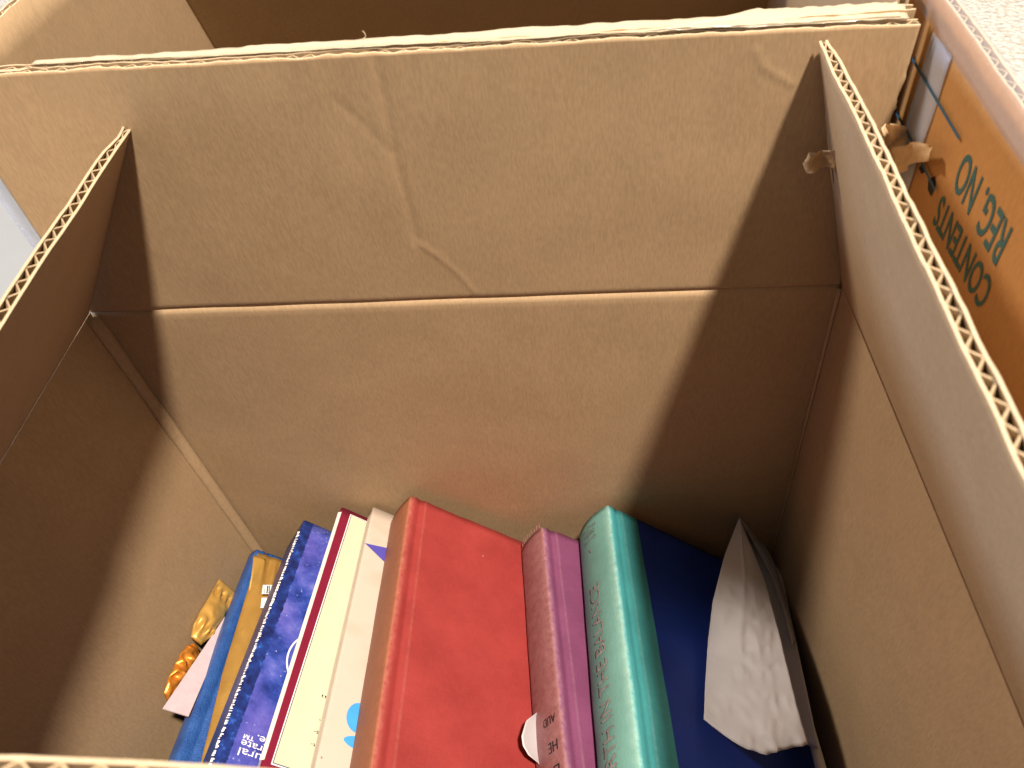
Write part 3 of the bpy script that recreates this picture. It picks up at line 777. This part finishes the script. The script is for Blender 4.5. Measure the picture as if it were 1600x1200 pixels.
# ------------------------------------------------------------------ foil wrappers
def foil(name, col, rough, scale):
    m, nt, b = new_mat(name); v = coords(nt)
    c = ramp(nt, noise_n(nt, v, 60, 3), [(.3, tuple(x*.8 for x in col)), (.7, col)])
    nt.links.new(c, b.inputs['Base Color']); b.inputs['Metallic'].default_value = .6; b.inputs['Roughness'].default_value = rough
    bump(nt, b, noise_n(nt, v, scale, 3), .35, .0012); return m
M['gold'] = foil('gold_foil', (.86, .53, .14), .33, 140)
M['gold_dark'] = foil('dull_gold_foil', (.68, .41, .11), .36, 120)
M['orange_foil'] = foil('orange_foil', (.95, .36, .05), .3, 220)
def pouch(name, p0, p1, wdir, ndir, widths, heights, mat, parent, n=44, w=26, wrinkle=.0008, seed=0, crimp=.16, fan=9):
    """pillow wrapper from p0 to p1; crimped flat ends with fanned pleats"""
    g1 = np.zeros((n, w, 3)); g2 = np.zeros((n, w, 3)); p0, p1 = np.array(p0), np.array(p1)
    for i in range(n):
        t = i/(n-1); c = p0+(p1-p0)*t
        wd = np.interp(t, np.linspace(0, 1, len(widths)), widths); hh = np.interp(t, np.linspace(0, 1, len(heights)), heights)
        for k in range(w):
            s = 2*k/(w-1)-1
            prof = hh*math.sqrt(max(0, 1-s*s*.98))
            e = min(t, 1-t)
            pleat = math.cos(s*fan*math.pi*.5+seed)*.0020*math.exp(-((e-crimp)/.07)**2)
            wr = noise.noise(Vector((t*9+seed, s*1.6, seed)))*wrinkle*(.3+min(1, e*6))
            P = c+wdir*(wd*s*.5)
            g1[i, k] = P+ndir*(prof+pleat+wr); g2[i, k] = P-ndir*(prof*.25+.0002)+ndir*wr*.2
    v, f = slab(g1, g2); return mesh_obj(name, v, f, mat, parent, smooth=True)
# long bar wrapper lying on the navy book
wr = empty('snack_wrapper', at(398, 866, nn_, C['navy']), 'long gold foil wrapper lying on the navy book, barcode at its end', 'wrapper', 'foil wrapped sweets')
cN = C['navy']
w0 = at(422, 870, nn_, cN+.004); w1 = at(352, 1150, nn_, cN+.004)
aN = unit(w1-w0); wN = unit(np.cross(nn_, aN)); wN = wN if wN[0] > 0 else -wN
pouch('body', w0+wN*.008, w0+wN*.008+aN*.175, wN, nn_, [.036, .036, .038, .040, .038, .036], [.0005, .0045, .0058, .006, .0055, .004], M['gold_dark'], wr, seed=2, crimp=.09, fan=8)
g = []
for i in range(60):                                           # the flat fin that runs along the wrapper
    t = i/59
    l = lerp_path([(396, 868), (389, 925), (384, 970), (374, 1005), (371, 1050), (362, 1100), (343, 1140)], 60)[i]
    A = at(l[0], l[1], nn_, cN+.0065+.0012*math.sin(t*17)); wd = .0085+.0014*math.sin(t*13+1)
    g.append([A+wN*wd*s+nn_*.0012*math.sin(s*2.6+t*20) for s in np.linspace(0, 1, 7)])
g = np.array(g); v, f = slab(g, g-nn_*.00015); mesh_obj('seam_fin', v, f, M['gold'], wr, smooth=True)
def sticker(name, px, off, mat, parent):
    P = [at(u, v, nn_, off) for u, v in px]; v, f = np.array(P+[p-nn_*.0001 for p in P]), [(0, 1, 2, 3), (7, 6, 5, 4)]
    return mesh_obj(name, v, f, mat, parent)
sticker('barcode_patch', [(411, 914), (440, 914), (436, 928), (409, 928)], cN+.0128, M['ink_white'], wr)
sticker('code_patch', [(409, 934), (432, 934), (427, 949), (407, 950)], cN+.0128, M['ink_white'], wr)
for k in range(7):
    u = 414+k*3.4; ww_ = .8+.8*((k*5) % 3)
    sticker('barcode_bar', [(u, 915), (u+ww_, 915), (u+ww_-1.5, 927), (u-1.5, 927)], cN+.0130, M['ink_teal'], wr)
# pale card under the navy book
cq = C['navy']-.021
crd = empty('pale_card', at(256, 1106, nn_, cq), 'pale pink card sticking out under the navy book', 'card')
P = [at(u, v, nn_, cq) for u, v in ((366, 942), (254, 1107), (292, 1133), (420, 960))]
P += [P[2]+(P[2]-P[1])*1.2]
P[0] = atx(366, 942, .0135); P[1] = atx(254, 1107, .0125)
pg = np.array([[P[0]+(P[1]-P[0])*t + ww*s*.0165*(.12+.88*t) - (ww*0) for s in np.linspace(0, 1, 4)] for t in np.linspace(0, 1, 8)])
v, f = slab(pg, pg-nn_*.0009); mesh_obj('card_sheet', v, f, plain('pale_pink_card', (.56, .47, .53), .6, .3, .06, 200), crd)
# two foil sweets between card and carton wall
s1 = empty('wrapped_sweet', at(300, 1005, nn_, cq+.004), 'gold foil stick with flat crimped end beside the pale card', 'sweet', 'foil wrapped sweets')
q0 = atx(357, 917, .008); q1 = atx(306, 1002, .006); a1 = unit(q1-q0); w1_ = atx(373, 926, .0115)-atx(342, 908, .0015); w1_ = unit(w1_-a1*(w1_@a1)); nw = np.cross(w1_, a1); nw = nw if nw[2] > 0 else -nw
wd0 = np.linalg.norm(atx(373, 926, .0115)-atx(342, 908, .0015))
pouch('wrapper', q0, q1, w1_, nw, [wd0, wd0, wd0*.95, wd0*.95, wd0*.92, wd0*.85, wd0*.5], [.0004, .0008, .0036, .0046, .0050, .0050, .0025], M['gold'], s1, wrinkle=.0008, seed=4, crimp=.2, fan=6)
s2 = empty('wrapped_sweet', atx(270, 1060, .006), 'twisted orange foil sweet against the carton wall', 'sweet', 'foil wrapped sweets')
q0 = atx(306, 1012, .005); q1 = atx(262, 1094, .005); a1 = unit(q1-q0); w1_ = unit(np.cross(V3(1, 0, 0), a1)); nw = V3(1, 0, 0)
pouch('wrapper', q0, q1, w1_, nw, [.009, .019, .023, .023, .022, .020, .013], [.0015, .0045, .0055, .0050, .0055, .0040, .002], M['orange_foil'], s2, wrinkle=.0035, seed=9, crimp=.3, fan=5)

# ------------------------------------------------------------------ paper pieces
cT = C['teal']
bag = empty('paper_bag', at(1180, 1100, nn_, cT+.003), 'crumpled white paper bag propped against the right carton wall', 'paper bag')
def bag_sheet(name, left, right, n, w, bulge, seed, mat, crum=.0018):
    Lp = smooth_path(left, n); Rp = smooth_path(right, n); g = np.zeros((n, w, 3))
    for i in range(n):
        for k in range(w):
            s = k/(w-1); P = Lp[i]*(1-s)+Rp[i]*s
            t = i/(n-1)
            d = bulge*math.sin(math.pi*s)*math.sin(math.pi*min(1, t*.9+.1))
            def ridge(x): return 1-abs(noise.noise(x))*2
            x = Vector((P[0]*34, P[1]*34, P[2]*34+seed))
            cr = (ridge(x)*.6+ridge(x*2.1)*.3)*crum*min(1, t*2.2)*(.4+.6*math.sin(math.pi*s))
            g[i, k] = P - unit(fw)*(d+cr)
    v, f = slab(g, g+unit(fw)*.00018); return mesh_obj(name, v, f, mat, bag, smooth=True)
apex = aty(1155, 809, -.010); cA = nn_@apex - cT
print('bag apex offset', cA)
left = [apex, at(1132, 868, nn_, cT+cA*.75), at(1113, 940, nn_, cT+max(.005, cA*.5)), at(1105, 1010, nn_, cT+.006), at(1101, 1070, nn_, cT+.004), at(1099, 1123, nn_, cT+.003)]
right = [apex, at(1172, 850, nn_, cT+max(.024, cA)), at(1196, 910, nn_, cT+.034), at(1216, 985, nn_, cT+.040), at(1232, 1050, nn_, cT+.042), at(1246, 1110, nn_, cT+.040), at(1262, 1161, nn_, cT+.036)]
# the lower hem sags between the two corners
n, w = 70, 44
Lp = smooth_path(left, n); Rp = smooth_path(right, n); g = np.zeros((n, w, 3))
hem = smooth_path([(0, 0), (.16, .0065), (.35, .0105), (.55, .0115), (.8, .0065), (1, 0)], w)
for i in range(n):
    t = i/(n-1); sag = np.interp(np.linspace(0, 1, w), hem[:, 0], hem[:, 1])*max(0, (t-.55)/.45)**1.5
    for k in range(w):
        s = k/(w-1); P = Lp[i]*(1-s)+Rp[i]*s + aa*sag[k]
        x = Vector((P[0]*58, P[1]*58, P[2]*58+2)); rd = lambda q: 1-abs(noise.noise(q))*2
        amp = .0058*min(1, max(0, t-.2)*2.4)*(.25+.75*math.sin(math.pi*s))
        cr = (rd(x)*.6+rd(x*2.2+Vector((3, 1, 2)))*.4)*amp
        fold = .0016*math.exp(-((s-.50+.16*t)/.05)**2)*(1-t)
        d = .006*math.sin(math.pi*s)*math.sin(math.pi*min(1, t+.05)) + cr + fold
        g[i, k] = P-unit(fw)*d
v, f = slab(g, g+unit(fw)*.0002); mesh_obj('front_panel', v, f, M['paper'], bag, smooth=True)
rgt2 = [apex+V3(0, .0005, 0), at(1176, 836, nn_, cT+.014), at(1200, 866, nn_, cT+.016), at(1222, 897, nn_, cT+.016), at(1236, 965, nn_, cT+.018), at(1252, 1040, nn_, cT+.020), at(1266, 1105, nn_, cT+.022), at(1279, 1170, nn_, cT+.022)]
lft2 = [apex+V3(0, .001, -.001), at(1160, 850, nn_, cT+cA*.6), at(1172, 900, nn_, cT+.003), at(1186, 985, nn_, cT+.003), at(1200, 1050, nn_, cT+.003), at(1214, 1110, nn_, cT+.003), at(1226, 1150, nn_, cT+.003)]
bag_sheet('back_panel', lft2, rgt2, 60, 20, -.004, 9, M['paper'], .0016)
gus = [apex, at(1178, 850, nn_, cT+.017), at(1206, 900, nn_, cT+.021), at(1226, 960, nn_, cT+.022), at(1238, 1010, nn_, cT+.022)]
gus2 = [apex+V3(.0005, 0, 0), at(1186, 838, nn_, cT+.017), at(1208, 872, nn_, cT+.018), at(1228, 935, nn_, cT+.019), at(1243, 1000, nn_, cT+.020)]
bag_sheet('gusset_fold', gus, gus2, 40, 10, .002, 5, M['paper'], .0012)
# rolled paper under the bag
rp = empty('rolled_paper', at(1285, 1200, nn_, cT+.012), 'thin rolled white paper tube against the right wall, below the bag', 'paper roll')
pth = smooth_path([at(1232, 1010, nn_, cT+.010), at(1248, 1070, nn_, cT+.013), at(1262, 1125, nn_, cT+.016), at(1274, 1168, nn_, cT+.017), at(1290, 1230, nn_, cT+.018)], 24)
mesh_obj('tube', *tube(pth, np.linspace(.0018, .0033, 24), 14), M['paper'], rp, smooth=True)
# white tag between red and purple
tag = empty('paper_tag', at(850, 1190, nn_, C['red']+.002), 'small curled white paper tag between the red and purple books', 'paper tag')
lft = lerp_path([(853, 1104), (838, 1114), (822, 1126), (815, 1150), (817, 1165), (826, 1180), (840, 1191), (852, 1204)], 30)
rgt = lerp_path([(853, 1104), (851, 1118), (852, 1135), (853, 1155), (854, 1172), (855, 1184), (853, 1194), (853, 1206)], 30)
g = np.zeros((30, 12, 3))
for i in range(30):
    for k in range(12):
        s = k/11; u, v_ = lft[i]*(1-s)+rgt[i]*s; t = i/29
        g[i, k] = at(u, v_, nn_, C['red']+.002+.012*(1-s)**1.4*math.sin(math.pi*min(1, t*.8+.12))+.002*s)
v, f = slab(g, g-nn_*.0002); mesh_obj('paper_sheet', v, f, M['paper'], tag, smooth=True)
